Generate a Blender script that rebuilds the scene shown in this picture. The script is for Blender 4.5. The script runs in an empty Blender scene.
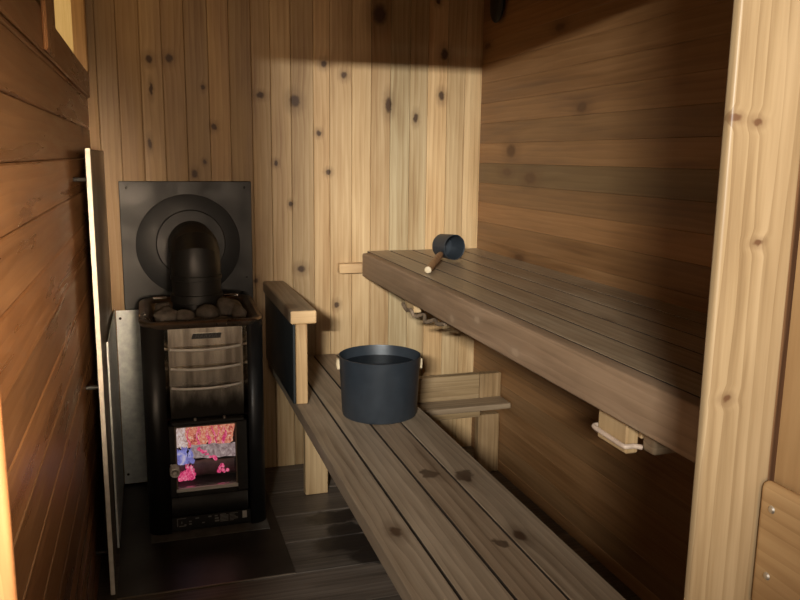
import bpy, bmesh, math, random
from mathutils import Vector, Matrix, Euler, noise as mn
random.seed(11)
scene = bpy.context.scene
C = scene.collection

# ------------------------------------------------------------------ materials
class NT:
    def __init__(s, m):
        m.use_nodes = True
        s.t = m.node_tree; s.t.nodes.clear()
    def n(s, typ, **kw):
        nd = s.t.nodes.new(typ)
        ins = kw.pop('ins', {})
        for k, v in kw.items(): setattr(nd, k, v)
        for k, v in ins.items():
            if isinstance(v, bpy.types.NodeSocket): s.t.links.new(v, nd.inputs[k])
            else: nd.inputs[k].default_value = v
        return nd
    def math(s, op, a, b=0.0, clamp=False):
        return s.n('ShaderNodeMath', operation=op, use_clamp=clamp, ins={0: a, 1: b}).outputs[0]
    def vm(s, op, a, b=(0, 0, 0)):
        nd = s.n('ShaderNodeVectorMath', operation=op, ins={0: a, 1: b})
        return nd.outputs['Value'] if op in ('LENGTH', 'DISTANCE', 'DOT_PRODUCT') else nd.outputs[0]
    def noise(s, vec, scale=1.0, detail=3.0, rough=0.55, dist=0.0):
        return s.n('ShaderNodeTexNoise', ins={'Vector': vec, 'Scale': scale, 'Detail': detail, 'Roughness': rough, 'Distortion': dist}).outputs[0]
    def ramp(s, fac, stops, interp='LINEAR'):
        nd = s.n('ShaderNodeValToRGB', ins={0: fac}); cr = nd.color_ramp; cr.interpolation = interp
        while len(cr.elements) < len(stops): cr.elements.new(0.5)
        for e, (p, c) in zip(cr.elements, stops):
            e.position = p; e.color = (*c, 1) if len(c) == 3 else c
        return nd.outputs[0]
    def mix(s, fac, a, b, blend='MIX'):
        return s.n('ShaderNodeMixRGB', blend_type=blend, ins={0: fac, 1: a, 2: b}).outputs[0]
    def maprange(s, v, a, b, c=0.0, d=1.0):
        nd = s.n('ShaderNodeMapRange', interpolation_type='SMOOTHSTEP', ins={0: v, 1: a, 2: b, 3: c, 4: d})
        return nd.outputs[0]
    def attr(s, name, out='Vector'):
        return s.n('ShaderNodeAttribute', attribute_name=name).outputs[out]
    def out(s, sh):
        s.n('ShaderNodeOutputMaterial', ins={0: sh})

def c4(c): return (c[0], c[1], c[2], 1.0)

def simple(name, col, rough=0.5, metal=0.0, noise_amt=0.15, nscale=30, bump=0.0, coat=0.0, spec=0.5):
    m = bpy.data.materials.new(name); t = NT(m)
    v = t.attr('wco')
    f = t.noise(v, nscale, 4)
    lo = tuple(x*(1-noise_amt) for x in col); hi = tuple(min(1, x*(1+noise_amt)) for x in col)
    colr = t.ramp(f, [(0.3, lo), (0.7, hi)])
    r = t.maprange(t.noise(v, nscale*0.4, 3), 0.3, 0.7, max(0.02, rough-0.07), rough+0.07)
    ins = {'Base Color': colr, 'Roughness': r, 'Metallic': metal, 'Coat Weight': coat, 'Specular IOR Level': spec}
    if bump:
        b = t.n('ShaderNodeBump', ins={'Strength': bump, 'Distance': 0.002, 'Height': f}); ins['Normal'] = b.outputs[0]
    t.out(t.n('ShaderNodeBsdfPrincipled', ins=ins).outputs[0])
    return m

def wood(name, light, mid, dark, rough=0.5, knots=(), knotcol=(0.03, 0.012, 0.005), rand_knots=0.0,
         var=(0.75, 1.2), blotch=0.0, blotchcol=(0.03, 0.02, 0.014), stains=(), spec=0.35, tint=None, grain=1.0):
    m = bpy.data.materials.new(name); t = NT(m)
    g = t.attr('gco'); w = t.attr('wco'); rn = t.attr('rnd', 'Fac')
    g = t.vm('ADD', g, t.vm('SCALE', g, (0, 0, 0))) if False else g
    # explicit knots: elliptical distance in place coordinates
    kd = None
    wob = t.vm('MULTIPLY', t.vm('SUBTRACT', t.n('ShaderNodeTexNoise', ins={'Vector': w, 'Scale': 60.0, 'Detail': 2.0}).outputs[1], (0.5, 0.5, 0.5)), (0.012, 0.012, 0.012))
    ww = t.vm('ADD', w, wob)
    def minknots(lst, src):
        kd = None
        for (cx, cy, cz, sx, sy, sz) in lst:
            q = t.n('ShaderNodeVectorMath', operation='MULTIPLY_ADD', ins={0: src, 1: (sx, sy, sz), 2: (-cx*sx, -cy*sy, -cz*sz)}).outputs[0]
            d = t.vm('LENGTH', q)
            kd = d if kd is None else t.math('MINIMUM', kd, d)
        return kd
    if knots: kd = minknots(knots, ww)
    if rand_knots:
        vv = t.vm('MULTIPLY', t.vm('ADD', g, t.vm('SCALE', wob)), (rand_knots, rand_knots*1.7, 0.0))
        vo = t.n('ShaderNodeTexVoronoi', voronoi_dimensions='2D', ins={'Vector': vv, 'Scale': 1.0, 'Randomness': 1.0})
        sel = t.math('GREATER_THAN', t.n('ShaderNodeSeparateColor', ins={0: vo.outputs['Color']}).outputs[0], 0.55)
        d2 = t.math('ADD', t.math('MULTIPLY', vo.outputs['Distance'], 14.0/1.0), t.math('MULTIPLY', sel, 50.0))
        kd = d2 if kd is None else t.math('MINIMUM', kd, d2)
    warp = 0.0
    gx = t.n('ShaderNodeSeparateXYZ', ins={0: g})
    y = gx.outputs[1]
    if kd is not None:
        bulge = t.maprange(kd, 4.0, 0.3, 0.0, 0.006)
        y = t.math('ADD', y, bulge)
    gg = t.n('ShaderNodeCombineXYZ', ins={0: gx.outputs[0], 1: y, 2: gx.outputs[2]}).outputs[0]
    broad = t.noise(t.vm('MULTIPLY', gg, (1.6, 16, 9)), 1.0, 3, 0.55, 0.4)
    fine = t.noise(t.vm('MULTIPLY', gg, (4, 85, 60)), 1.0, 3, 0.6)
    wv = t.n('ShaderNodeTexWave', wave_type='BANDS', bands_direction='Y', wave_profile='SAW',
             ins={'Vector': t.vm('MULTIPLY', gg, (0.10, 1.0, 0.6)), 'Scale': 15.0, 'Distortion': 5.5, 'Detail': 2.0, 'Detail Scale': 1.2, 'Detail Roughness': 0.5}).outputs['Fac']
    f = t.math('ADD', t.math('MULTIPLY', broad, 0.62), t.math('ADD', t.math('MULTIPLY', t.math('SUBTRACT', fine, 0.5), 0.5*grain), t.math('ADD', t.math('MULTIPLY', wv, 0.20*grain), 0.11+0.03*grain+(1-grain)*0.11)))
    col = t.ramp(f, [(0.32, dark), (0.52, mid), (0.74, light)])
    vr = t.maprange(rn, 0.0, 1.0, var[0], var[1])
    col = t.vm('MULTIPLY', col, t.n('ShaderNodeCombineXYZ', ins={0: vr, 1: vr, 2: vr}).outputs[0])
    # slight hue drift from board to board
    hue = t.math('FRACT', t.math('MULTIPLY', rn, 7.31))
    col = t.mix(t.math('MULTIPLY', hue, 0.35), col, t.mix(1.0, col, (1.12, 0.93, 0.78, 1), 'MULTIPLY'))
    if tint:   # boards whose random value falls in a band take another wood colour
        lo, hi, tc = tint
        sel = t.math('MULTIPLY', t.math('GREATER_THAN', rn, lo), t.math('LESS_THAN', rn, hi))
        col = t.mix(sel, col, t.mix(1.0, col, c4(tc), 'MULTIPLY'))
    if blotch:
        bn = t.noise(t.vm('MULTIPLY', g, (3.5, 7, 5)), 1.0, 4, 0.6)
        col = t.mix(t.math('MULTIPLY', t.maprange(bn, 0.5, 0.72), blotch), col, c4(blotchcol))
    if kd is not None:
        halo = t.maprange(kd, 2.4, 0.9, 0.0, 0.38)
        core = t.maprange(kd, 1.05, 0.45, 0.0, 0.92)
        col = t.mix(halo, col, c4(tuple(0.35*a+0.65*b for a, b in zip(dark, knotcol))))
        col = t.mix(core, col, c4(knotcol))
    if stains:
        sw = t.vm('ADD', w, t.vm('MULTIPLY', t.vm('SUBTRACT', t.n('ShaderNodeTexNoise', ins={'Vector': w, 'Scale': 22.0, 'Detail': 3.0}).outputs[1], (0.5, 0.5, 0.5)), (0.07, 0.07, 0.0)))
        sd = minknots(stains, sw)
        col = t.mix(t.maprange(sd, 1.15, 0.75, 0.0, 0.88), col, c4(blotchcol))
    rr = t.maprange(broad, 0.3, 0.7, rough-0.08, rough+0.08)
    bmp = t.n('ShaderNodeBump', ins={'Strength': 0.22, 'Distance': 0.0012, 'Height': t.math('ADD', fine, t.math('MULTIPLY', wv, 0.4))})
    t.out(t.n('ShaderNodeBsdfPrincipled', ins={'Base Color': col, 'Roughness': rr, 'Normal': bmp.outputs[0], 'Specular IOR Level': spec}).outputs[0])
    return m

BK=[(0.891,1.816,0.0366,0.0484),(0.668,1.619,0.0157,0.0167),(0.749,1.581,0.0160,0.0169),(0.554,1.477,0.0252,0.0299),(0.647,1.358,0.0127,0.0138),(0.686,1.208,0.0129,0.0133),(1.164,1.680,0.0215,0.0271),(0.931,1.473,0.0167,0.0388),(1.155,1.516,0.0152,0.0237),(1.045,1.426,0.0128,0.0237),(0.025,1.607,0.0155,0.0192),(0.094,1.614,0.0175,0.0193),(0.027,1.502,0.0076,0.0283),(0.211,1.516,0.0090,0.0126),(0.247,1.372,0.0132,0.0147),(0.015,1.306,0.0084,0.0253),(0.421,1.494,0.0189,0.0147),(0.477,1.241,0.0116,0.0130),(0.210,1.243,0.0088,0.0104),(0.172,1.198,0.0131,0.0186),(0.572,0.825,0.0202,0.0182),(0.717,0.672,0.0134,0.0166),(0.391,0.783,0.0117,0.0135),(0.533,1.083,0.0099,0.0133),(1.134,1.881,0.0127,0.0151)]
RK=[(2.452,1.702,0.0338,0.0129),(2.284,1.434,0.0326,0.0187),(2.793,1.298,0.0405,0.0263),(2.822,1.218,0.0418,0.0153),(2.625,1.200,0.0475,0.0216),(3.042,1.714,0.0297,0.0117),(2.689,0.899,0.0417,0.0151)]
bk = [(x, 0, z, 1/a, 0, 1/b) for x, z, a, b in BK]
rk = [(0, y, z, 0, 0.8/a, 0.8/b) for y, z, a, b in RK]
jk = [(x, 0, z, 1/0.009, 0, 1/0.005) for x, z in ((0.654, 1.318), (0.683, 1.317), (0.70, 1.173), (0.675, 0.979))]
lk = [(x, y, 0, 1/0.016, 1/0.03, 0) for x, y in ((0.483, 1.52), (0.741, 1.75), (0.735, 1.43))]
ls = [(x, y, 0, 1/a, 1/b, 0) for x, y, a, b in ((0.657, 1.80, .022, .03), (0.681, 1.415, .02, .025), (0.745, 1.77, .03, .03))]
fk = [(0, y, z, 0, 1/0.022, 1/0.012) for y, z in ((2.022, 0.824), (1.846, 0.856), (1.619, 0.826), (1.14, 0.80))]
fs = [(x, y, 0, 1/a, 1/b, 0) for x, y, a, b in ((0.60, 2.58, .13, .05), (0.60, 2.47, .07, .06), (0.60, 2.38, .14, .06), (0.66, 2.28, .10, .06))]

M = {}
M['cedar_back'] = wood('cedar_back', (0.52, 0.375, 0.205), (0.40, 0.265, 0.13), (0.26, 0.15, 0.065), 0.5, bk, knotcol=(0.05, 0.022, 0.009), var=(0.68, 1.25), tint=(0.8, 0.9, (0.8, 0.88, 0.95)), grain=0.6)
M['cedar_right'] = wood('cedar_right', (0.34, 0.19, 0.085), (0.24, 0.125, 0.05), (0.14, 0.066, 0.026), 0.42, rk, knotcol=(0.10, 0.045, 0.018), var=(0.8, 1.15), tint=(0.9, 1.0, (0.55, 0.66, 0.74)), grain=0.4)
M['cedar_left'] = wood('cedar_left', (0.35, 0.185, 0.083), (0.245, 0.12, 0.05), (0.15, 0.068, 0.027), 0.33, (), rand_knots=1.4, knotcol=(0.07, 0.026, 0.01), var=(0.82, 1.15), grain=0.4)
M['cedar_dark'] = wood('cedar_dark', (0.28, 0.15, 0.07), (0.2, 0.1, 0.042), (0.12, 0.055, 0.022), 0.5, (), var=(0.8, 1.15))
M['bench_low'] = wood('bench_low', (0.325, 0.25, 0.172), (0.237, 0.176, 0.117), (0.145, 0.101, 0.065), 0.5, lk, knotcol=(0.05, 0.025, 0.012), var=(0.86, 1.12), blotch=0.25, blotchcol=(0.07, 0.042, 0.024), stains=ls, grain=0.85)
M['bench_up'] = wood('bench_up', (0.38, 0.29, 0.19), (0.275, 0.2, 0.125), (0.165, 0.115, 0.068), 0.42, (), rand_knots=1.2, knotcol=(0.09, 0.05, 0.026), var=(0.86, 1.12), blotch=0.3, blotchcol=(0.09, 0.055, 0.032), grain=0.85)
M['fascia'] = wood('fascia', (0.36, 0.25, 0.16), (0.26, 0.175, 0.108), (0.15, 0.098, 0.058), 0.55, fk, knotcol=(0.36, 0.25, 0.16), var=(0.95, 1.05), blotch=0.3, blotchcol=(0.12, 0.072, 0.042), grain=0.45)
M['pine'] = wood('pine', (0.54, 0.385, 0.21), (0.42, 0.28, 0.14), (0.29, 0.175, 0.078), 0.5, (), rand_knots=1.2, knotcol=(0.2, 0.09, 0.035), var=(0.92, 1.1), grain=0.6)
M['pine_old'] = wood('pine_old', (0.40, 0.28, 0.155), (0.30, 0.20, 0.10), (0.19, 0.12, 0.056), 0.5, (), rand_knots=1.2, knotcol=(0.12, 0.06, 0.025), var=(0.85, 1.1), blotch=.3, blotchcol=(.10, .06, .03), grain=0.8)
M['jamb'] = wood('jamb', (0.45, 0.345, 0.21), (0.34, 0.25, 0.14), (0.21, 0.14, 0.07), 0.5, jk, knotcol=(0.12, 0.055, 0.025), var=(0.95, 1.05), grain=0.8)
M['floor'] = wood('floor', (0.18, 0.152, 0.125), (0.125, 0.103, 0.084), (0.075, 0.061, 0.049), 0.40, (), var=(0.8, 1.2), blotch=0.3, blotchcol=(0.022, 0.016, 0.013), stains=fs)
M['floor'].node_tree.nodes  # dark wet patches keep the blotch colour
M['black_paint'] = simple('black_paint', (0.010, 0.010, 0.010), 0.42, 0.0, 0.1)
M['black_iron'] = simple('black_iron', (0.014, 0.013, 0.012), 0.55, 0.0, 0.2, 60, 0.2)
M['flange_grey'] = simple('flange_grey', (0.019, 0.022, 0.026), 0.5, 0.0, 0.08)
M['flue_black'] = simple('flue_black', (0.013, 0.013, 0.013), 0.5, 0.0, 0.1)
M['steel'] = simple('steel', (0.66, 0.62, 0.56), 0.13, 1.0, 0.12, 9)
M['chrome'] = simple('chrome', (0.75, 0.73, 0.70), 0.15, 1.0, 0.05)
M['bright_steel'] = simple('bright_steel', (0.92, 0.89, 0.84), 0.38, 0.25, 0.05)
M['rim_metal'] = simple('rim_metal', (0.26, 0.20, 0.15), 0.32, 0.9, 0.25, 25)
M['galvanised'] = simple('galvanised', (0.80, 0.88, 0.93), 0.45, 0.0, 0.15, 45)
M['shield_brown'] = simple('shield_brown', (0.16, 0.125, 0.085), 0.38, 0.6, 0.1, 12)
M['white_edge'] = simple('white_edge', (0.86, 0.82, 0.74), 0.5, 0.0, 0.12, 40)
M['hearth'] = simple('hearth', (0.045, 0.034, 0.027), 0.36, 0.2, 0.3, 10)
M['hearth_edge'] = simple('hearth_edge', (0.30, 0.24, 0.18), 0.4, 0.5, 0.1)
M['cement'] = simple('cement', (0.13, 0.12, 0.105), 0.7, 0.0, 0.4, 22, 0.3)
M['stone'] = simple('stone', (0.115, 0.098, 0.082), 0.75, 0.0, 0.5, 28, 0.6)
M['bucket_black'] = simple('bucket_black', (0.020, 0.025, 0.031), 0.40, 0.0, 0.1)
M['ladle_black'] = simple('ladle_black', (0.024, 0.029, 0.035), 0.45, 0.0, 0.1)
M['sheet_black'] = simple('sheet_black', (0.016, 0.021, 0.023), 0.4, 0.2, 0.03, 6)
M['gap_dark_edge'] = simple('gap_dark_edge', (0.035, 0.022, 0.013), 0.7)  # darkness of the gaps between bench boards, painted on the board sides
M['badge_letter'] = simple('badge_letter', (0.05, 0.047, 0.043), 0.5)
M['screw'] = simple('screw', (0.6, 0.57, 0.52), 0.35, 0.9, 0.05)
M['screw_dark'] = simple('screw_dark', (0.01, 0.01, 0.01), 0.5)
M['label_dark'] = simple('label_dark', (0.012, 0.012, 0.012), 0.35)
M['label_print'] = simple('label_print', (0.26, 0.25, 0.235), 0.5)
M['sticker'] = simple('sticker', (0.62, 0.61, 0.57), 0.5)
M['peg'] = simple('peg', (0.55, 0.43, 0.27), 0.55, 0.0, 0.1)
M['cord'] = simple('cord', (0.60, 0.45, 0.34), 0.6, 0.0, 0.15, 60, 0.4)
M['cord_dirty'] = simple('cord_dirty', (0.17, 0.115, 0.07), 0.7, 0.0, 0.3, 60, 0.4)
M['fixture'] = simple('fixture', (0.008, 0.006, 0.005), 0.6)
M['plaster'] = simple('plaster', (0.2, 0.12, 0.06), 0.6)
M['log'] = simple('log', (0.16, 0.13, 0.12), 0.8, 0.0, 0.4, 30, 0.5)
M['handle_wood'] = wood('handle_wood', (0.50, 0.29, 0.14), (0.40, 0.21, 0.095), (0.26, 0.125, 0.052), 0.45)

m = bpy.data.materials.new('dark_reflection_steel'); t = NT(m)       # polished steel, dark reflection painted into its lower part
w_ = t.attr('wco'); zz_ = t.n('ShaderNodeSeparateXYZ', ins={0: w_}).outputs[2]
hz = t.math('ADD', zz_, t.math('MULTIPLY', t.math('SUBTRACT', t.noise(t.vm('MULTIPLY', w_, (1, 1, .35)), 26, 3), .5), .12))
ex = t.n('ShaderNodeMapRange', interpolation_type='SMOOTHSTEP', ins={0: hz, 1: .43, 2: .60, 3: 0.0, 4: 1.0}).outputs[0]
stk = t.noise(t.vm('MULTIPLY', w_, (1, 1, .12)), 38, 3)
t.out(t.n('ShaderNodeBsdfPrincipled', ins={'Base Color': t.mix(ex, (.03, .027, .024, 1), t.ramp(stk, [(.35, (.38, .34, .29)), (.65, (.8, .74, .64))])), 'Metallic': 1.0, 'Roughness': t.maprange(ex, 0, 1, .35, .14)}).outputs[0]); M['dark_reflection_steel'] = m
m = bpy.data.materials.new('water'); t = NT(m)
t.out(t.n('ShaderNodeBsdfPrincipled', ins={'Base Color': (0.006, 0.008, 0.010, 1), 'Roughness': 0.04, 'IOR': 1.33}).outputs[0]); M['water'] = m
m = bpy.data.materials.new('stove_glass'); t = NT(m)
fr = t.n('ShaderNodeFresnel', ins={'IOR': 1.45})
t.out(t.n('ShaderNodeMixShader', ins={0: fr.outputs[0], 1: t.n('ShaderNodeBsdfTransparent', ins={0: (0.93, 0.92, 0.92, 1)}).outputs[0],
                                      2: t.n('ShaderNodeBsdfGlossy', ins={'Roughness': 0.05}).outputs[0]}).outputs[0]); M['stove_glass'] = m
# glowing bed seen through the stove door: real emission of the fire
def fire_mat(name, stops, scale, strength, dist=1.5, stretch=(1, 1, 1)):
    m = bpy.data.materials.new(name); t = NT(m)
    v = t.vm('MULTIPLY', t.attr('wco'), stretch)
    f = t.noise(v, scale, 5, 0.65, dist)
    col = t.ramp(f, stops)
    t.out(t.n('ShaderNodeEmission', ins={0: col, 1: strength}).outputs[0]); return m
M['fire_orange'] = fire_mat('fire_orange', [(0.34, (0.32, 0.03, 0.05)), (0.46, (0.85, 0.22, 0.14)), (0.56, (0.95, 0.42, 0.24)), (0.66, (1.0, 0.75, 0.6))], 70, 0.72, 2.0)
M['fire_pink'] = fire_mat('fire_pink', [(0.36, (0.45, 0.01, 0.10)), (0.5, (1.0, 0.09, 0.25)), (0.68, (1.0, 0.5, 0.6))], 55, 0.75, 1.5)
M['fire_white'] = fire_mat('fire_white', [(0.36, (0.30, 0.16, 0.14)), (0.5, (0.75, 0.55, 0.48)), (0.66, (1.0, 0.9, 0.85))], 45, 0.75, 1.5)
M['fire_blue'] = fire_mat('fire_blue', [(0.35, (0.22, 0.16, 0.40)), (0.52, (0.34, 0.36, 0.90)), (0.64, (0.85, 0.75, 0.95))], 30, 0.62, 1.0)
M['ash_glow'] = fire_mat('ash_glow', [(0.35, (0.16, 0.10, 0.10)), (0.55, (0.36, 0.27, 0.26)), (0.7, (0.6, 0.48, 0.44))], 70, 0.95, 1.0, (1, 1, 0.5))
M['lit_pane'] = fire_mat('lit_pane', [(0.3, (0.56, 0.31, 0.085)), (0.7, (0.68, 0.40, 0.13))], 30, 0.85, 0.5, (1, 1, 0.4))

# ------------------------------------------------------------------ mesh building
class MB:
    def __init__(s):
        s.v = []; s.f = []; s.g = []; s.r = []; s.m = []; s.sm = []
    def add(s, verts, faces, axis='x', rnd=None, mi=0, smooth=False, off=None):
        base = len(s.v)
        rnd = random.random() if rnd is None else rnd
        off = Vector((random.uniform(0, 40), random.uniform(0, 40), random.uniform(0, 40))) if off is None else off
        for p in verts:
            p = Vector(p); s.v.append(p)
            q = {'x': (p.x, p.y, p.z), 'y': (p.y, p.x, p.z), 'z': (p.z, p.x, p.y), 'X': (p.x, p.z, p.y), 'Y': (p.y, p.z, p.x)}[axis]
            s.g.append(Vector(q)+off); s.r.append(rnd)
        for f in faces:
            s.f.append([base+i for i in f]); s.m.append(mi); s.sm.append(smooth)
    def box(s, x0, x1, y0, y1, z0, z1, bev=0.002, axis='x', rnd=None, mi=0, rot=None, seg=1, side_mi=None):
        bm = bmesh.new(); bmesh.ops.create_cube(bm, size=1)
        for v in bm.verts:
            v.co = Vector(((x0+x1)/2+v.co.x*(x1-x0), (y0+y1)/2+v.co.y*(y1-y0), (z0+z1)/2+v.co.z*(z1-z0)))
        if bev > 0:
            bmesh.ops.bevel(bm, geom=bm.edges[:], offset=bev, segments=seg, affect='EDGES', profile=0.5)
        if rot is not None: bmesh.ops.transform(bm, matrix=rot, verts=bm.verts)
        sides = [f.normal.x for f in bm.faces]
        k0 = len(s.m); s.bm(bm, axis, rnd, mi, seg > 2)
        if side_mi is not None:                      # the narrow long sides of a board take another material slot
            for k, nx in enumerate(sides):
                if abs(nx) > .9: s.m[k0+k] = side_mi
    def bm(s, bm, axis='x', rnd=None, mi=0, smooth=False):
        bm.verts.index_update()
        s.add([v.co.copy() for v in bm.verts], [[v.index for v in f.verts] for f in bm.faces], axis, rnd, mi, smooth)
        bm.free()
    def lathe(s, prof, mat=None, n=48, axis='z', mi=0, smooth=True, cap=False):
        vs = []; fs = []
        for r, z in prof:
            for k in range(n):
                a = 2*math.pi*k/n; p = Vector((r*math.cos(a), r*math.sin(a), z)); vs.append(mat @ p if mat else p)
        for i in range(len(prof)-1):
            for k in range(n):
                fs.append((i*n+k, i*n+(k+1) % n, (i+1)*n+(k+1) % n, (i+1)*n+k))
        if cap:
            fs.append(tuple(range(n))[::-1]); fs.append(tuple((len(prof)-1)*n+k for k in range(n)))
        s.add(vs, fs, axis, None, mi, smooth)
    def tube(s, pts, rad, n=16, mi=0, caps=True, smooth=True, axis='x', up=Vector((0, 0, 1))):
        pts = [Vector(p) for p in pts]; vs = []; fs = []; L = len(pts)
        for i, p in enumerate(pts):
            d = (pts[min(i+1, L-1)]-pts[max(i-1, 0)]).normalized()
            a = d.cross(up)
            if a.length < 1e-3: a = d.cross(Vector((1, 0, 0)))
            a.normalize(); b = a.cross(d)
            r = rad[i] if isinstance(rad, (list, tuple)) else rad
            for k in range(n):
                t_ = 2*math.pi*k/n; vs.append(p+a*(r*math.cos(t_))+b*(r*math.sin(t_)))
        for i in range(L-1):
            for k in range(n): fs.append((i*n+k, i*n+(k+1) % n, (i+1)*n+(k+1) % n, (i+1)*n+k))
        if caps: fs.append(tuple(range(n))[::-1]); fs.append(tuple((L-1)*n+k for k in range(n)))
        s.add(vs, fs, axis, None, mi, smooth)
    def prism(s, outline, z0, z1, mi=0, caps=True, closed=True, smooth=False, axis='z'):
        n = len(outline); vs = [(x, y, z0) for x, y in outline]+[(x, y, z1) for x, y in outline]
        fs = [(i, (i+1) % n, n+(i+1) % n, n+i) for i in range(n if closed else n-1)]
        if caps and closed: fs += [tuple(range(n))[::-1], tuple(range(n, 2*n))]
        s.add(vs, fs, axis, None, mi, smooth)

def obj(name, mb, mats, parent=None, sharp=35, solid=None):
    org = Vector(parent.get('_o', (0, 0, 0))) if parent else getattr(mb, 'org', Vector((0, 0, 0)))
    me = bpy.data.meshes.new(name)
    me.from_pydata([v-org for v in mb.v], [], mb.f)
    if not isinstance(mats, (list, tuple)): mats = [mats]
    for m_ in mats: me.materials.append(m_)
    me.polygons.foreach_set('material_index', mb.m)
    me.polygons.foreach_set('use_smooth', mb.sm)
    a = me.attributes.new('gco', 'FLOAT_VECTOR', 'POINT'); a.data.foreach_set('vector', [c for v in mb.g for c in v])
    a = me.attributes.new('wco', 'FLOAT_VECTOR', 'POINT'); a.data.foreach_set('vector', [c for v in mb.v for c in v])
    a = me.attributes.new('rnd', 'FLOAT', 'POINT'); a.data.foreach_set('value', mb.r)
    bm = bmesh.new(); bm.from_mesh(me); bmesh.ops.recalc_face_normals(bm, faces=bm.faces)
    for e in bm.edges:
        if len(e.link_faces) == 2 and e.calc_face_angle(0) > math.radians(sharp): e.smooth = False
    bm.to_mesh(me); bm.free(); me.update()
    o = bpy.data.objects.new(name, me); C.objects.link(o)
    if parent: o.parent = parent; o['_o'] = tuple(org)
    else: o.location = org; o['_o'] = tuple(org)
    if solid:
        md = o.modifiers.new('thickness', 'SOLIDIFY'); md.thickness = solid; md.offset = 0
    return o

def each(name, mbs, mat, parent, label=None):      # one object per repeated part
    for m_ in mbs:
        o = obj(name, m_, mat, parent)
        if label: o['label'] = label
def one(fn, *a, **k):
    m_ = MB(); getattr(m_, fn)(*a, **k); return m_

def thing(name, label, cat, loc, group=None):
    o = bpy.data.objects.new(name, None); C.objects.link(o); o.location = loc; o['_o'] = tuple(loc)
    o.empty_display_size = 0.05
    return tag(o, label, cat, group)
def tag(o, label, cat, group=None):
    o['label'] = label; o['category'] = cat
    if group: o['group'] = group
    return o
def struct(name, mb, mats, parent=None):
    o = obj(name, mb, mats, parent)
    if not parent: o['kind'] = 'structure'
    return o

# ------------------------------------------------------------------ the room
YB, XL, XR, YF, ZC = 3.095, -0.19, 1.33, 0.79, 2.05

mb = MB()                                           # back wall: upright tongue-and-groove cedar
edges = [-0.26, -0.1552, -0.0848, -0.0064, 0.0697, 0.1488, 0.2328, 0.3091, 0.3902, 0.4614, 0.5392, 0.6261, 0.6908, 0.7802, 0.859, 0.9389, 1.0201, 1.0961, 1.1797, 1.258, 1.3374, 1.40]
brs = [.25, .3, .25, .55, .35, .3, .5, .3, .45, .6, .45, .66, .5, .62, .4, .85, .82, .95, .7, .9, .75]
for i, (a, b) in enumerate(zip(edges, edges[1:])):
    mb.box(a+.0005, b-.0005, YB, YB+.02, 0, ZC, 0.0018, 'z', rnd=brs[i])
mb.box(XL-.1, XR+.1, YB+.02, YB+.04, 0, ZC, 0, 'z')
struct('wall_back', mb, M['cedar_back'])

mb = MB()                                           # right wall: level boards, one greyer board above the upper bench
z = 0.049
while z < ZC:
    grey = abs(z-1.169) < .01
    mb.box(XR, XR+.02, 0.80, YB, z+.0002, z+.0798, 0.0007, 'Y', rnd=.95 if grey else random.uniform(.25, .85)); z += .08
mb.box(XR, XR+.02, 0.80, YB, 0, .048, .002, 'Y'); mb.box(XR+.02, XR+.04, 0.80, YB, 0, ZC, 0, 'Y')
struct('wall_right', mb, M['cedar_right'])

wy0, wy1, wz0 = 2.0, 3.02, 1.547                      # left wall with a window opening near the back
mb = MB(); z = 0.055; mb.box(XL-.02, XL, 0.80, YB, 0, .054, .002, 'Y')
while z < ZC-.001:
    z1 = min(z+.1, ZC)
    spans = [(0.80, YB)] if z1 <= wz0 else [(0.80, wy0), (wy1, YB)]
    r = random.random()
    for a, b in spans: mb.box(XL-.02, XL, a, b, z+.0008, z1-.0008, 0.003, 'Y', rnd=r)
    z += .1
mb.box(XL-.02, XL, wy0+.001, wy1-.001, 1.4558, wz0-.0005, .001, 'Y')
mb.box(XL-.05, XL-.021, 0.80, YB, 0, wz0, 0, 'Y'); mb.box(XL-.05, XL-.021, 0.80, wy0, wz0, ZC, 0, 'Y'); mb.box(XL-.05, XL-.021, wy1, YB, wz0, ZC, 0, 'Y')
struct('wall_left', mb, M['cedar_left'])

w = thing('window_1', 'small window with pale blind pane high on the left wall', 'window', (XL, 2.5, 1.55)); w['kind'] = 'structure'
del w['label']; del w['category']
mb = MB(); mb.box(XL-.038, XL-.032, wy0-.01, wy1, wz0, ZC-.05, 0, 'Y'); obj('pane', mb, M['lit_pane'], w)
mb = MB(); mb.box(XL-.045, XL+.012, wy1-.002, wy1+.05, wz0-.0, ZC-.05, .004, 'z', rnd=.9); obj('far_stile', mb, M['pine'], w)
mb = MB(); mb.box(XL-.03, XL+.004, wy0-.10, wy0+.05, wz0+.001, ZC-.05, .004, 'z', rnd=.4); obj('near_stile', mb, M['cedar_left'], w)
mb = MB(); mb.box(XL+.0005, XL+.009, 1.0, YB-.01, 1.463, wz0, .003, 'Y', rnd=.35); obj('bottom_casing', mb, M['cedar_left'], w)
mb = MB(); mb.box(XL+.0095, XL+.018, 1.72, 1.85, 1.465, ZC-.05, .004, 'z', rnd=.8); obj('side_casing', mb, M['cedar_left'], w)

mb = MB()                                           # floor boards run from side to side
ys = [-1.2+.205*i for i in range(17)]
ys = [y+2.23-(-1.2+.205*17-.0) if False else y for y in ys]
ys = sorted(set([round(2.23+.203*k, 4) for k in range(-17, 5)]+[YB+.02]))
for a, b in zip(ys, ys[1:]):
    mb.box(-0.9 if a < .7 else XL-.02, XR+.02, a+.0012, b-.0012, -.03, 0, .002, 'x')
mb.box(-.9, XR+.02, ys[0], ys[-1], -.05, -.031, 0, 'x')
struct('floor', mb, M['floor'])

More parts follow.
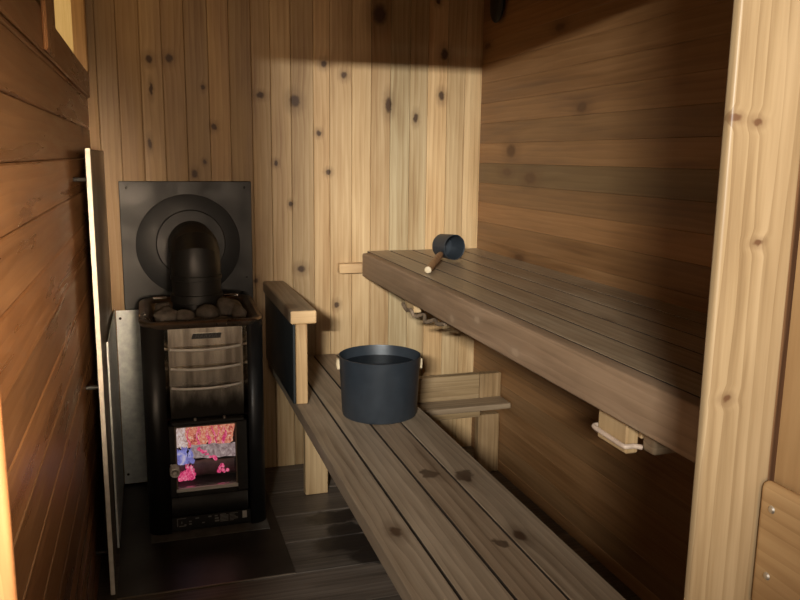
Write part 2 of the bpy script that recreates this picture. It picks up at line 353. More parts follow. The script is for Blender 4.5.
mb = MB(); yy = YF-.02
while yy < YB:
    mb.box(XL-.02, XR+.02, yy+.0005, yy+.0995, ZC, ZC+.02, .003, 'x'); yy += .1
mb.box(XL-.1, XR+.1, .6, YB+.05, ZC+.02, ZC+.05, 0)
struct('ceiling', mb, M['cedar_dark'])

JX, JL, DH = 0.646, -0.138, 1.771                       # door opening in the front wall
mb = MB()
mb.box(JX+.012, XR+.02, .79, .80, 0, ZC, 0, 'z'); mb.box(-.9, JL-.012, .79, .80, 0, ZC, 0, 'z'); mb.box(-.9, XR+.02, .79, .80, DH+.04, ZC, 0, 'x')
struct('wall_front', mb, M['cedar_dark'])
mb = MB(); mb.box(JX, JX+.108, .774, .7895, 0, DH+.04, .005, 'z', rnd=.5, seg=3); struct('trim_1', mb, M['jamb'])
mb = MB(); mb.box(JL-.10, JL, .774, .7895, 0, DH+.04, .006, 'z', rnd=.5, seg=3); struct('trim_2', mb, M['cedar_left'])
mb = MB(); mb.box(JL+.0005, JX-.0005, .774, .7895, DH, DH+.04, .004, 'x', rnd=.5); struct('trim_3', mb, M['jamb'])

mb = MB()                                           # changing-room wall to the right of the door, boards level
OX = .757
for y0, y1, r in ((.693, .773, .5), (.56, .692, .9), (.42, .559, .3), (.28, .419, .6), (.14, .279, .4)):
    mb.box(OX, OX+.018, y0, y1, 0, 2.05, .004, 'z', rnd=r)
struct('wall_outer', mb, M['pine'])
mb = MB(); mb.box(OX-.019, OX, .16, .7735, .690, .8665, .010, 'Y', rnd=.9, seg=3); tb = struct('trim_4', mb, M['pine'])
each('screw', [one('lathe', [(0, .0025), (.0035, .002), (.0055, 0)], Matrix.Translation((OX-.019, y, z)) @ Matrix.Rotation(-math.pi/2, 4, 'Y'), 14) for y, z in ((.749, .835), (.746, .745))], M['screw'], tb)

# ------------------------------------------------------------------ heat shields and hearth
t_ = thing('heat_shield', 'tall narrow metal heat shield standing along left wall with pale front edge', 'heat shield', (-.15, 2.66, 0))
mb = MB(); mb.box(-.149, -.146, 2.262, YB-.003, 0.006, 1.279, 0, 'z'); obj('shield_sheet', mb, M['shield_brown'], t_)
mb = MB(); mb.box(-.1525, -.140, 2.25, 2.262, 0.006, 1.283, .0015, 'z'); o = obj('edge_strip', mb, M['white_edge'], t_); o['label'] = 'pale whitish front edge strip'
each('spacer', [one('tube', [(-.189, 2.3, zz), (-.1495, 2.3, zz)], .006, 10) for zz in (.12, .62, 1.2)], M['black_iron'], t_)

mb = MB(); mb.box(-.139, -.1365, 2.53, YB-.01, .012, .695, 0, 'z')
mb.box(-.1425, -.139, 2.53, 2.537, .012, .695, 0, 'z'); mb.org = Vector((-.141, 2.8, .012))
tag(obj('side_sheet', mb, M['galvanised']), 'shadowed grey sheet metal wing between tall heat shield and stove', 'metal sheet')
t_ = thing('corner_sheet', 'bright galvanised upright sheet on back wall left of the stove', 'metal sheet', (-.02, 3.06, .012))
mb = MB(); mb.box(-.132, .30, 3.055, 3.058, .012, .695, 0, 'z'); obj('sheet', mb, M['galvanised'], t_)
each('screw', [one('tube', [(-.118, 3.0535, zz), (-.118, 3.059, zz)], .005, 10) for zz in (.665, .05)], M['screw_dark'], t_)

t_ = thing('hearth_plate', 'dark flat metal hearth plate on the floor under the stove', 'hearth plate', (.12, 2.65, 0.0))
mb = MB(); mb.box(-.135, .385, 2.232, YB-.002, .001, .004, .0005); obj('plate', mb, M['hearth'], t_)
mb = MB(); mb.box(-.135, .385, 2.228, 2.232, .001, .0045, 0); obj('front_lip', mb, M['hearth_edge'], t_)
mb = MB(); mb.box(-.038, .352, 2.545, 3.0, .0042, .0063, .0005); mb.org = Vector((.157, 2.76, .0042))
tag(obj('cement_slab', mb, M['cement']), 'thin grey cement slab lying between stove and dark hearth plate', 'slab')

# ------------------------------------------------------------------ stove
SX0, SX1, SY, SYB, SZ0, SZ1 = -.041, .349, 2.595, 2.985, .0065, .722
st = thing('sauna_stove', 'black wood-burning sauna stove with polished front and glowing glass door', 'stove', (.153, 2.79, SZ0))
def rr(x0, x1, y0, y1, r, n=8):
    out = []
    for cx, cy, a0 in ((x0+r, y0+r, 180), (x1-r, y0+r, 270), (x1-r, y1-r, 0), (x0+r, y1-r, 90)):
        for k in range(n+1):
            a = math.radians(a0+90*k/n); out.append((cx+r*math.cos(a), cy+r*math.sin(a)))
    return out
full = rr(SX0, SX1, SY, SYB, .036)
NX0, NX1 = .028, .296
i0 = 9                                               # outline order: front-left corner, then front-right ...
outline = [(NX1, SY+.035), (NX1, SY)]+full[9:]+full[:9]+[(NX0, SY), (NX0, SY+.035)]
mb = MB(); mb.prism(outline, SZ0, SZ1, closed=False, caps=False, smooth=True); obj('body_shell', mb, M['black_paint'], st, solid=.003)
# rounded top rim with an inner lip falling to the stone basin
mb = MB(); prof = [(0.004, .712), (-.004, .722), (-.006, .730), (0.0, .736), (.012, .737), (.026, .728), (.036, .712), (.038, .62)]
rings = []
for d, z in prof: rings.append([(x, y, z) for x, y in rr(SX0+d, SX1-d, SY+d-.004, SYB-d, max(.02, .06-d*.6))])
n = len(rings[0]); vs = [p for r in rings for p in r]
fs = [(i*n+k, i*n+(k+1) % n, (i+1)*n+(k+1) % n, (i+1)*n+k) for i in range(len(rings)-1) for k in range(n)]
fs.append(tuple((len(rings)-1)*n+k for k in range(n)))
vs = [(x, y, z+(.016*max(0, min(1, (y-SY-.02)/.25)) if z > .7 else 0)) for x, y, z in vs]     # the rim rises towards the back
mb.add(vs, fs, 'z', smooth=True); rim = obj('top_rim', mb, M['rim_metal'], st)
rim['label'] = 'brownish metal rounded rim'
each('rim_slot', [one('box', .036+k*.0165, .046+k*.0165, SY+.012, SY+.02, .7345, .7375, .0005) for k in range(15)], M['screw_dark'], rim)
each('rear_tab', [one('box', a, b, 2.945, 2.957, .752, .760, .002) for a, b in ((0, .05), (.252, .305))], M['chrome'], rim, 'bright steel tab')
# recessed polished front panel
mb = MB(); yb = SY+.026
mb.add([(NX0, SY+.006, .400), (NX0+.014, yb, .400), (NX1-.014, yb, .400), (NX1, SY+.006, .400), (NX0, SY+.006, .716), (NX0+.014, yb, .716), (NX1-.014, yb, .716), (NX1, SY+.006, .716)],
       [(0, 1, 5, 4), (1, 2, 6, 5), (2, 3, 7, 6)], 'z'); pan = obj('front_panel', mb, M['dark_reflection_steel'], st); pan['label'] = 'polished steel recessed front panel'
for zz in (.640, .574, .508):
    mb = MB(); pts = [(.048+.226*k/12, SY+.004+.018*abs(k/6-1)**3, zz+.003*(k/12)-.004*math.sin(math.pi*k/12)) for k in range(13)]
    mb.tube(pts, .0045, 8, axis='x'); obj('louvre_bar', mb, M['bright_steel'], pan)
# badge: dark slanted plate with raised lettering
mb = MB(); by = SY+.022
pl = [(.116, .671), (.210, .671), (.214, .689), (.122, .689)]
mb.add([(x, by, z) for x, z in pl]+[(x, by+.008, z) for x, z in pl], [(0, 1, 2, 3), (4, 7, 6, 5), (0, 4, 5, 1), (1, 5, 6, 2), (2, 6, 7, 3), (3, 7, 4, 0)])
bd = obj('badge', mb, M['label_dark'], st); bd['label'] = 'small dark maker badge'
cu = bpy.data.curves.new('txt', 'FONT'); cu.body = 'HARVIA'; cu.size = .0185; cu.extrude = .0006; cu.align_x = 'CENTER'; cu.align_y = 'CENTER'; cu.space_character = 1.15
to = bpy.data.objects.new('txt', cu); C.objects.link(to); bpy.context.view_layer.update()
tm = bpy.data.meshes.new_from_object(to.evaluated_get(bpy.context.evaluated_depsgraph_get())); bpy.data.objects.remove(to)
mb = MB(); mb.add([(.165+v.co.x+v.co.y*.25, by-.0006-v.co.z, .680+v.co.y) for v in tm.vertices], [list(p.vertices) for p in tm.polygons]); obj('lettering', mb, M['badge_letter'], bd)
# door with glass
DX0, DX1, DZ0, DZ1 = .030, .289, .132, .397
gx0, gx1, gz0, gz1 = .052, .252, .160, .378
dy = SY+.004
mb = MB()
mb.box(DX0, gx0, dy, dy+.022, DZ0, DZ1-.013, .003); mb.box(gx1, DX1, dy, dy+.022, DZ0, DZ1-.013, .003); mb.box(gx0, gx1, dy, dy+.022, gz1, DZ1-.013, 0.001); mb.box(gx0, gx1, dy, dy+.022, DZ0, gz0-.012, 0.001)
door = obj('door', mb, M['black_iron'], st)
mb = MB(); mb.box(gx0, gx1, dy+.012, dy+.016, gz0, gz1, 0); o = obj('glass_pane', mb, M['stove_glass'], door)
mb = MB(); mb.box(gx0-.002, gx1+.002, dy-.001, dy+.01, gz0-.012, gz0, .001); o = obj('bottom_strip', mb, M['bright_steel'], door); o['label'] = 'bright steel strip under the glass'
each('glass_clip', [one('box', gx0-.003, gx0+.004, dy+.002, dy+.01, gz0, gz1, .001), one('box', gx1-.004, gx1+.003, dy+.002, dy+.01, gz0, gz1, .001), one('box', gx0, gx1, dy+.002, dy+.01, gz1-.004, gz1+.002, .001)], M['rim_metal'], door)
mb = MB()
for k in range(7):
    a = Matrix.Translation((.046, dy-.008-.0065*k, .238))
    mb.lathe([(.0135+.0028*math.cos(q*math.pi/4), .0022*math.sin(q*math.pi/4)) for q in range(9)], a @ Matrix.Rotation(math.pi/2, 4, 'X'), 18)
mb.tube([(.046, dy-.05, .238), (.046, dy+.002, .238)], .006, 12); mb.tube([(.046, dy-.03, .240), (.034, dy-.03, .262)], .004, 8)
o = obj('door_handle', mb, M['bright_steel'], door); o['label'] = 'coiled chrome handle'
mb = MB(); mb.box(DX0+.012, DX1-.01, SY-.006, SY+.02, DZ1-.011, DZ1+.002, .003); rail = obj('door_rail', mb, M['black_iron'], st)
each('rivet', [one('lathe', [(.0, -.009), (.005, -.008), (.005, 0)], Matrix.Translation((x, SY-.001, DZ1+.010)), 10) for x in (.118, .213)], M['screw'], rail)
# ash drawer, rating label
mb = MB(); pts = [(SY+.010, .060), (SY+.002, .072), (SY-.002, .094), (SY+.002, .116), (SY+.010, .128), (SY+.03, .128), (SY+.03, .060)]
n = len(pts); mb.add([(DX0+.003, y, z) for y, z in pts]+[(DX1-.003, y, z) for y, z in pts], [(i, (i+1) % n, n+(i+1) % n, n+i) for i in range(n)]+[tuple(range(n)), tuple(range(n, 2*n))[::-1]], smooth=True)
obj('ash_drawer', mb, M['black_iron'], st)
mb = MB(); mb.box(NX0+.002, NX1-.002, SY+.006, SY+.02, SZ0+.002, .0585, .001); lab = obj('rating_label', mb, M['label_dark'], st)
mb = MB(); ly = SY+.0052
def mark(x0, x1, z0, z1): mb.box(x0, x1, ly, ly+.001, z0, z1, 0)
mark(.047, .050, .025, .053); mark(.047, .077, .052, .054); mark(.053, .075, .024, .027); mark(.070, .077, .025, .031); mark(.061, .064, .034, .042)
rs = random.Random(4)
for i in range(5):
    for j in range(3):
        x = .086+i*.0215; z = .028+j*.0095
        if rs.random() < .75: mark(x, x+rs.uniform(.008, .016), z, z+rs.uniform(.003, .006))
for j in range(6):
    mark(.190, .190+(.028 if j < 5 else .02), .026+j*.005, .0285+j*.005); mark(.222, .222+rs.uniform(.012, .03), .026+j*.005, .0278+j*.005)
obj('print_marks', mb, M['label_print'], lab)
mb = MB(); mb.box(.266, .281, ly-.0004, ly+.001, .030, .056, 0); o = obj('sticker', mb, M['sticker'], lab); o['label'] = 'small white sticker'
# firebox
mb = MB(); fx0, fx1, fy0, fy1, fz0, fz1 = .040, .270, SY+.036, 2.90, .145, .390
mb.add([(fx0, fy0, fz0), (fx1, fy0, fz0), (fx1, fy1, fz0), (fx0, fy1, fz0), (fx0, fy0, fz1), (fx1, fy0, fz1), (fx1, fy1, fz1), (fx0, fy1, fz1)],
       [(0, 1, 2, 3), (4, 7, 6, 5), (3, 2, 6, 7), (0, 3, 7, 4), (1, 5, 6, 2)])
obj('firebox', mb, M['black_iron'], st, solid=.003)

# fire and logs in the firebox
fi = thing('fire', 'pink and orange fire glowing behind the stove door glass', 'fire', (.152, 2.74, .149))
def flames(name, mat, xs, y, z0, h, wd, seed, n=26, spread=.02, parent=fi):
    r = random.Random(seed); mb = MB()
    for k in range(n):
        x = r.uniform(*xs); yy = y+r.uniform(-spread, spread); hh = h*r.uniform(.6, 1.1); w_ = wd*r.uniform(.6, 1.3); ph = r.uniform(0, 6)
        pts = [(x+.006*math.sin(ph+q*1.1), yy+.003*math.cos(ph+q), z0+hh*q/6) for q in range(7)]
        rad = [w_*v for v in (.7, 1, .95, .8, .6, .35, .05)]
        mb.tube(pts, rad, 8, axis='z')
    o = obj(name, mb, mat, parent); return o
mb = MB(); bmv = bmesh.new(); bmesh.ops.create_icosphere(bmv, subdivisions=4, radius=1)
for v in bmv.verts:
    q = mn.noise(v.co*3.1)*.10; v.co *= 1+q; c = v.co; v.co = Vector((.155+math.copysign(abs(c.x)**.6, c.x)*.102, 2.80+c.y*.03, .318+math.copysign(abs(c.z)**.6, c.z)*.062))
mb.bm(bmv, 'x', smooth=True); obj('glowing_bed', mb, M['fire_orange'], fi)
flames('orange_flames', M['fire_orange'], (.085, .250), 2.752, .258, .116, .012, 3, 70)
flames('pink_flames', M['fire_pink'], (.080, .235), 2.735, .262, .08, .0035, 5, 26)
flames('white_flames', M['fire_white'], (.058, .092), 2.735, .258, .11, .012, 6, 18)
flames('blue_flames', M['fire_blue'], (.060, .104), 2.68, .220, .056, .0075, 7, 26, .01)
flames('ember_flames', M['fire_pink'], (.058, .108), 2.685, .158, .030, .0045, 8, 44, .012)
def ember_line(a, b, n, seed, mb):
    r = random.Random(seed); a = Vector(a); b = Vector(b)
    for k in range(n):
        p = a.lerp(b, k/(n-1))+Vector((r.uniform(-.004, .004), 0, r.uniform(-.004, .004)))
        bm = bmesh.new(); bmesh.ops.create_icosphere(bm, subdivisions=1, radius=r.uniform(.004, .008)); bmesh.ops.translate(bm, vec=p, verts=bm.verts); mb.bm(bm)
flames('ember_flames', M['fire_pink'], (.088, .110), 2.685, .165, .052, .0045, 9, 14, .008)
mb = MB(); ember_line((.130, 2.69, .262), (.190, 2.69, .218), 16, 2, mb); ember_line((.196, 2.675, .182), (.210, 2.675, .200), 6, 3, mb); ember_line((.196, 2.675, .182), (.222, 2.675, .178), 6, 4, mb); ember_line((.100, 2.69, .196), (.112, 2.69, .170), 8, 6, mb)
o = obj('embers', mb, M['fire_pink'], fi); o['kind'] = 'stuff'
def log(name, a, b, r, label, mat):
    mb = MB(); a = Vector(a); b = Vector(b); n = 9
    mb.tube([a.lerp(b, k/(n-1))+Vector((0, .002*math.sin(k*2), .0015*math.cos(k*3))) for k in range(n)], [r*(1+.06*math.sin(k*5)) for k in range(n)], 14, axis='x')
    mb.org = (a+b)/2; return tag(obj(name, mb, mat), label, 'firewood')
log('firewood_log', (.058, 2.745, .175), (.258, 2.72, .178), .026, 'dark charred log lying lowest in the stove fire', M['log'])
log('firewood_log', (.105, 2.715, .245), (.262, 2.705, .243), .024, 'pale ash-covered log glowing across the middle of the stove fire', M['ash_glow'])

# stones heaped in the basin
def stone(cx, cy, cz, rx, ry, rz, seed, label):
    bm = bmesh.new(); bmesh.ops.create_icosphere(bm, subdivisions=3, radius=1); off = Vector((seed*3.7, seed*1.3, 0))
    rot = Euler((seed*.7, seed*1.9, seed*2.3)).to_matrix()
    for v in bm.verts:
        d = 1+.22*mn.noise(v.co*1.2+off)+.07*mn.noise(v.co*3.2+off)
        c = rot @ v.co*d; v.co = Vector((cx+c.x*rx, cy+c.y*ry, cz+c.z*rz))
    mb = MB(); mb.bm(bm, 'x', smooth=True); mb.org = Vector((cx, cy, cz-rz))
    tag(obj('sauna_stone', mb, M['stone']), label, 'stone', 'sauna stones on the stove')
stone(.043, 2.70, 0.734, .040, .045, .032, 1, 'greenish grey stone at the left end of the stove stones')
stone(.105, 2.69, 0.728, .036, .045, .030, 2, 'flat dark stone left of the middle in the front row on the stove')
stone(.178, 2.70, 0.740, .038, .045, .034, 3, 'broad pale stone in the middle of the front row on the stove')
stone(.280, 2.685, 0.734, .026, .038, .030, 4, 'small round light stone at the right front corner of the stove rim')
stone(.238, 2.722, 0.750, .032, .042, .040, 5, 'tall upright stone standing highest right of the middle on the stove')
stone(.033, 2.80, .734, .030, .042, .032, 6, 'stone behind the greenish stone at left, beside the flue pipe foot')
stone(.271, 2.79, .734, .033, .042, .034, 7, 'stone behind the small round light stone, right of the flue pipe')
stone(.135, 2.657, 0.712, .040, .022, .022, 8, 'low stone tucked against the front rim of the stove')
stone(.225, 2.657, 0.712, .040, .022, .022, 9, 'low stone against the front rim below the tall upright stone')

# flue pipe and wall plate
FX, FY, FR = .150, 2.83, .084
fl = thing('flue_pipe', 'matt black flue pipe rising from stove and bending into the wall plate', 'flue pipe', (FX, FY, .625))
mb = MB(); mb.tube([(FX, FY, .625), (FX, FY, .70), (FX, FY, .885)], FR, 40, axis='z', caps=False); obj('upright_pipe', mb, M['flue_black'], fl)
each('collar', [one('lathe', [(FR, .84), (FR+.004, .842), (FR+.004, .855), (FR, .857)], Matrix.Translation((FX, FY, 0)), 40), one('lathe', [(FR, .762), (FR+.006, .764), (FR+.006, .79), (FR, .792)], Matrix.Translation((FX, FY, 0)), 40)], M['flue_black'], fl)
mb = MB()
def ringp(c, d):
    d = Vector(d).normalized(); a = Vector((1, 0, 0)); b = d.cross(a)
    return [Vector(c)+a*(FR*1.006*math.cos(2*math.pi*k/40))+b*(FR*1.006*math.sin(2*math.pi*k/40)) for k in range(40)]
RB = .055                                             # mitred elbow
rg = []
ang = [0, 0, 30, 60, 90, 90]
for i, a in enumerate(ang):
    q = math.radians(a); c = (FX, FY+RB*(1-math.cos(q)), .885+RB*math.sin(q))
    if i == 0: c = (FX, FY, .865)
    if i == 5: c = (FX, 3.068, .885+RB)
    rg.append(ringp(c, (0, math.sin(q), math.cos(q))))
vs = [p for r in rg for p in r]; mb.add(vs, [(i*40+k, i*40+(k+1) % 40, (i+1)*40+(k+1) % 40, (i+1)*40+k) for i in range(len(rg)-1) for k in range(40)], 'z', smooth=True)
obj('elbow', mb, M['flue_black'], fl, sharp=18)

wp = thing('flue_wall_plate', 'square dark grey metal plate with round cover on back wall behind stove', 'wall plate', (.140, YB-.02, .69))
mb = MB(); mb.box(-.101, .378, 3.079, 3.091, .690, 1.171, .002, 'z'); obj('square_plate', mb, M['flange_grey'], wp)
mb = MB(); R90 = Matrix.Translation((.140, 3.079, .932)) @ Matrix.Rotation(math.pi/2, 4, 'X')
mb.lathe([(.191, 0), (.191, .007), (.188, .009), (.086, .009), (.086, 0)], R90, 64); cov = obj('round_cover', mb, M['flange_grey'], wp)
mb = MB(); R91 = Matrix.Translation((.148, 3.070, .938)) @ Matrix.Rotation(math.pi/2, 4, 'X')
mb.lathe([(.128, 0), (.128, .006), (.124, .009), (.0845, .009)], R91, 56); obj('rosette', mb, M['flange_grey'], cov)
each('screw', [one('lathe', [(0, .004), (.0035, .003), (.0045, 0)], Matrix.Translation((x, 3.079, z)) @ Matrix.Rotation(math.pi/2, 4, 'X'), 10) for x, z in ((-.075, 1.148), (.352, 1.148), (.354, .80), (.335, .742))], M['screw_dark'], wp)

# ------------------------------------------------------------------ stove guard between stove and bench
PY = 2.452
sg = thing('stove_guard', 'upright wooden guard with thick top rail and black sheet between stove and bench', 'guard', (.455, 2.75, .468))
mb = MB(); mb.box(.418, .503, PY+.004, YB-.002, .737, .781, .006, 'y', rnd=.0, seg=2); tr = obj('top_rail', mb, M['bench_up'], sg)
mb = MB(); mb.box(.4185, .5025, PY, PY+.012, .7375, .7805, .0055, 'X', rnd=.8, seg=2); o = obj('rail_end', mb, M['pine'], tr); o['label'] = 'pale sawn end of the rail'
mb = MB(); mb.box(.4345, .4725, PY+.004, PY+.042, .4695, .737, .003, 'z', rnd=.75); obj('post', mb, M['pine'], sg)
mb = MB(); mb.box(.4345, .4725, YB-.042, YB-.003, .4695, .737, .003, 'z', rnd=.4); obj('post', mb, M['pine'], sg)
mb = MB(); mb.box(.4255, .4330, PY+.010, YB-.004, .470, .736, .001, 'y'); o = obj('shield_sheet', mb, M['sheet_black'], sg); o['label'] = 'black metal sheet facing the stove'

# ------------------------------------------------------------------ lower bench
BZ = .468
lb = thing('lower_bench', 'long low grey-brown plank bench carrying the bucket', 'bench', (.62, 1.95, 0))
mb = MB()
def tilt(a, b, z, dz):
    return Matrix.Translation(((a+b)/2, 0, z)) @ Matrix.Rotation(-dz/(b-a), 4, 'Y') @ Matrix.Translation((-(a+b)/2, 0, -z))
for a, b, r in ((.4335, .5168, .55), (.5232, .6137, .7), (.6203, .7087, .4), (.7143, .8135, .6)):
    mb.box(a, b, .83, YB-.003, BZ-.038, BZ, .0012, 'y', rnd=r, side_mi=1 if a > .44 else None)
obj('seat', mb, [M['bench_low'], M['gap_dark_edge']], lb)
mb = MB(); mb.box(.523, .610, 2.785, 2.824, 0.0, BZ-.0385, .003, 'z', rnd=.6); obj('leg', mb, M['pine'], lb)
mb = MB(); mb.box(1.236, 1.328, 2.803, 2.842, 0.0, .2475, .003, 'z', rnd=.4); obj('leg', mb, M['pine_old'], lb)
mb = MB(); mb.box(.611, 1.2345, 2.803, 2.841, .312, .420, .003, 'X', rnd=.55); mb.box(1.2355, 1.328, 2.801, 2.841, .305, .420, .003, 'z', rnd=.65); obj('cross_beam', mb, M['pine_old'], lb)
mb = MB(); mb.box(.82, 1.328, 2.70, 2.802, .300, .324, .006, 'x', rnd=.35, seg=2); obj('ledge_board', mb, M['bench_up'], lb)
mb = MB(); mb.box(.611, 1.2345, 2.785, 2.8, .248, .2995, .003, 'X', rnd=.55); obj('lower_rail', mb, M['pine_old'], lb)
mb = MB(); mb.box(.50, .588, .90, .938, 0, BZ-.0385, .003, 'z'); mb2 = MB(); mb2.box(.70, .788, .90, .938, 0, BZ-.0385, .003, 'z')
obj('leg', mb, M['pine'], lb); obj('leg', mb2, M['pine'], lb)

# ------------------------------------------------------------------ upper bench
UZ = .893
ub = thing('upper_bench', 'high wide grey-brown plank bench with thick front board along right wall', 'bench', (1.07, 1.95, .81))
mb = MB()
for a, b, r in ((.8450, .9352, .6), (.9425, 1.0337, .5), (1.041, 1.1322, .62), (1.1395, 1.2307, .45), (1.238, 1.329, .55)):
    mb.box(a, b, .83, YB-.003, UZ-.038, UZ-.002, .0008, 'y', rnd=r, side_mi=1)
obj('seat', mb, [M['bench_up'], M['gap_dark_edge']], ub)
mb = MB(); mb.box(.800, .838, .83, YB-.09, UZ-.092, UZ, .005, 'Y', rnd=.5, seg=3); o = obj('front_board', mb, M['fascia'], ub)
for y0, zb in ((1.215, .722), (1.86, .792), (2.47, .752)):
    mb = MB(); mb.box(.868, XR, y0-.045, y0-.007, zb+.010, UZ-.0385, .006, 'X', rnd=.5, seg=2); cb = obj('cross_beam', mb, M['bench_up'], ub)
    mb = MB(); mb.box(.8385, .866, y0, y0+.10, zb, UZ-.0385, .003, 'z', rnd=.7); mb.box(.8665, .90, y0-.006, y0+.03, zb+.03, UZ-.0385, .002, 'z', rnd=.7); obj('end_block', mb, M['pine'], cb)
mb = MB(); mb.box(.720, 1.3295, YB-.040, YB, .806, .845, .002, 'x', rnd=.8); obj('wall_batten', mb, M['pine'], ub)

def cord(pts, r, mat, label):
    P = [Vector(p) for p in pts]; out = []
    for i in range(len(P)-1):
        p0, p1, p2, p3 = P[max(i-1, 0)], P[i], P[i+1], P[min(i+2, len(P)-1)]
        for k in range(6):
            u = k/6; out.append(.5*((2*p1)+(p2-p0)*u+(2*p0-5*p1+4*p2-p3)*u*u+(3*p1-p0-3*p2+p3)*u**3))
    out.append(P[-1]); mb = MB(); mb.tube(out, r, 10); mb.org = P[0]
    return tag(obj('cord', mb, mat), label, 'cord')
y0 = 1.215; zc = .740
cord([(.86, y0+.106, zc+.004), (.840, y0+.108, zc+.004), (.8325, y0+.100, zc+.003), (.8325, y0+.05, zc+.001), (.8325, y0+.003, zc), (.838, y0-.0055, zc), (.852, y0-.006, zc), (.866, y0-.012, zc-.002)], .0048, M['cord'], 'pale cord bent round the block under the near end of the upper bench')
y0 = 2.47; zc = .752
cord([(.862, y0+.108, zc+.012), (.838, y0+.108, zc+.01), (.830, y0+.09, zc+.014), (.830, y0+.05, zc+.002), (.830, y0+.005, zc+.010), (.838, y0-.012, zc-.008), (.855, y0-.055, zc+.004), (.845, y0-.10, zc-.010), (.858, y0-.15, zc+.006), (.850, y0-.20, zc+.004), (.856, y0-.25, zc+.014)], .0065, M['cord_dirty'], 'frayed brown cord hanging from the block under the far end of the upper bench')

# ------------------------------------------------------------------ bucket and ladle
bx, by_ = .671, 2.302
bk_ = thing('sauna_bucket', 'round dark blue-black sauna bucket standing on the lower bench', 'bucket', (bx, by_, BZ))
T = Matrix.Translation((bx, by_, BZ+.001)); H_ = .192
mb = MB(); mb.lathe([(0, 0), (.110, 0), (.116, .003), (.1183, .010), (.1272, H_-.004), (.1285, H_), (.1255, H_+.001), (.1240, H_-.004), (.114, .012), (0, .010)], T, 72); obj('body', mb, M['bucket_black'], bk_)
mb = MB(); mb.lathe([(0, .160), (.1225, .160)], T, 64); obj('water', mb, M['water'], bk_)
for sx, yo in ((-1, .05), (1, -.005)):
    px, py = bx+sx*math.sqrt(.1272**2-yo**2), by_+yo
    mb = MB(); mb.box(px-.004+(.002 if sx > 0 else -.006), px+.004+(.006 if sx > 0 else -.002), py-.011, py+.011, BZ+.142, BZ+.175, .002); mb.tube([(px, py, BZ+.158), (px+sx*.011, py, BZ+.158)], .007, 12)
    o = obj('handle_peg', mb, M['peg'], bk_); o['label'] = 'pale wooden peg'

ld = thing('ladle', 'black ladle lying on its side with wooden handle on upper bench', 'ladle', (1.05, 2.70, UZ))
axis = Vector((.23, -.96, .02)).normalized(); cr_ = .047
cc = Vector((1.072, 2.700, UZ+cr_+.004))                      # centre of the mouth
side = axis.cross(Vector((0, 0, 1))).normalized(); upv = side.cross(axis)
Rm = Matrix((side, upv, axis)).transposed().to_4x4(); Rm = Matrix.Translation(cc-axis*.088) @ Rm
mb = MB(); mb.lathe([(0, 0), (.040, 0), (.0445, .004), (.047, .088), (.0455, .0885), (.0435, .086), (.041, .006), (0, .004)], Rm, 48); obj('cup', mb, M['ladle_black'], ld)
he = Vector((.870, 2.424, UZ+.012)); hs = cc-axis*.012-side*.047 if False else cc-axis*.015+Vector((-.041, 0, -.020))
dirh = (he-hs).normalized()
mb = MB(); mb.tube([hs, hs+dirh*.05], [.0085, .008], 12); o = obj('socket', mb, M['ladle_black'], ld)
mb = MB(); a = hs+dirh*.04; mb.tube([a.lerp(he, k/8) for k in range(9)], [.0105, .0125, .013, .013, .0128, .0125, .0122, .012, .0115], 16, axis='y'); o = obj('handle', mb, M['handle_wood'], ld); o['label'] = 'reddish wooden handle'
mb = MB(); mb.tube([he, he+dirh*.003, he+dirh*.005], [.0118, .011, .007], 16); o = obj('end_cap', mb, M['peg'], ld); o['label'] = 'pale round handle end'

# ------------------------------------------------------------------ small things
mb = MB(); bm = bmesh.new(); bmesh.ops.create_uvsphere(bm, u_segments=24, v_segments=16, radius=1)
for v in bm.verts:
    v.co = Vector((XR-.0185+v.co.x*.018, 2.925+v.co.y*.055, 1.862+math.copysign(abs(v.co.z)**.8, v.co.z)*.078))
mb.bm(bm, smooth=True); mb.org = Vector((XR-.018, 2.925, 1.785))
tag(obj('wall_fixture', mb, M['fixture']), 'small black oval fitting high on the right wall by the back corner', 'fixture')

for o in bpy.data.objects:
    if '_o' in o: del o['_o']

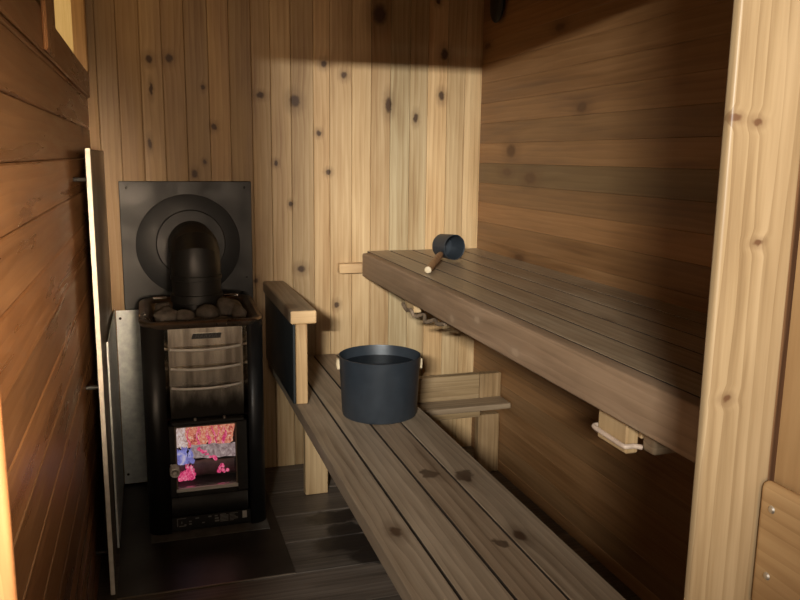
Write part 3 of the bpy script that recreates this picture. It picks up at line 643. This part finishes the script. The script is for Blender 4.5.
# ------------------------------------------------------------------ light
def lamp(name, typ, loc, energy, color, **kw):
    l = bpy.data.lights.new(name, typ); l.energy = energy; l.color = color
    for k, v in kw.items(): setattr(l, k, v)
    o = bpy.data.objects.new(name, l); C.objects.link(o); o.location = loc; return o
k = lamp('porch_light', 'AREA', (-.96, -1.95, 1.95), 14.2, (1.0, 1.0, .95), shape='RECTANGLE', size=.40, size_y=.04, spread=math.radians(36))
tgt = Vector((0.80, 3.0, .98)); k.rotation_euler = (tgt-k.location).to_track_quat('-Z', 'Y').to_euler()
k2 = lamp('left_wall_fill', 'AREA', (.20, -.9, 1.22), 6.0, (1.0, .74, .50), shape='DISK', size=.3, spread=math.radians(24))  # added fill to brighten the left wall, no known lamp there
k2.rotation_euler = (Vector((-.36, 1.5, 1.05))-k2.location).to_track_quat('-Z', 'Y').to_euler()
k3 = lamp('back_wall_fill', 'AREA', (.35, -3.0, 1.0), 1.1, (1.0, .76, .54), shape='DISK', size=.4, spread=math.radians(26))  # added weak fill for the shadowed upper back wall, not a real lamp
k3.rotation_euler = (Vector((.45, 3.0, 1.35))-k3.location).to_track_quat('-Z', 'Y').to_euler()
wd = bpy.data.worlds.new('world'); scene.world = wd; wd.use_nodes = True
bg = wd.node_tree.nodes['Background']; bg.inputs[0].default_value = (1.0, .76, .54, 1); bg.inputs[1].default_value = .62

# ------------------------------------------------------------------ camera
cam = bpy.data.cameras.new('camera'); co = bpy.data.objects.new('camera', cam); C.objects.link(co)
r = Vector((0.95318664, -0.30214057, 0.01209613)); u = Vector((0.04262884, 0.1738726, 0.98384506)); f = Vector((0.29936269, 0.93727232, -0.17861294))
co.matrix_world = Matrix(((r.x, u.x, -f.x, 0), (r.y, u.y, -f.y, 0), (r.z, u.z, -f.z, 1.27), (0, 0, 0, 1)))
cam.sensor_width = 36; cam.lens = 787.73/800*36; cam.clip_start = .02
scene.camera = co
scene.view_settings.view_transform = 'Standard'; scene.view_settings.look = 'None'; scene.view_settings.exposure = 0; scene.view_settings.gamma = 1
scene.view_settings.use_curve_mapping = False
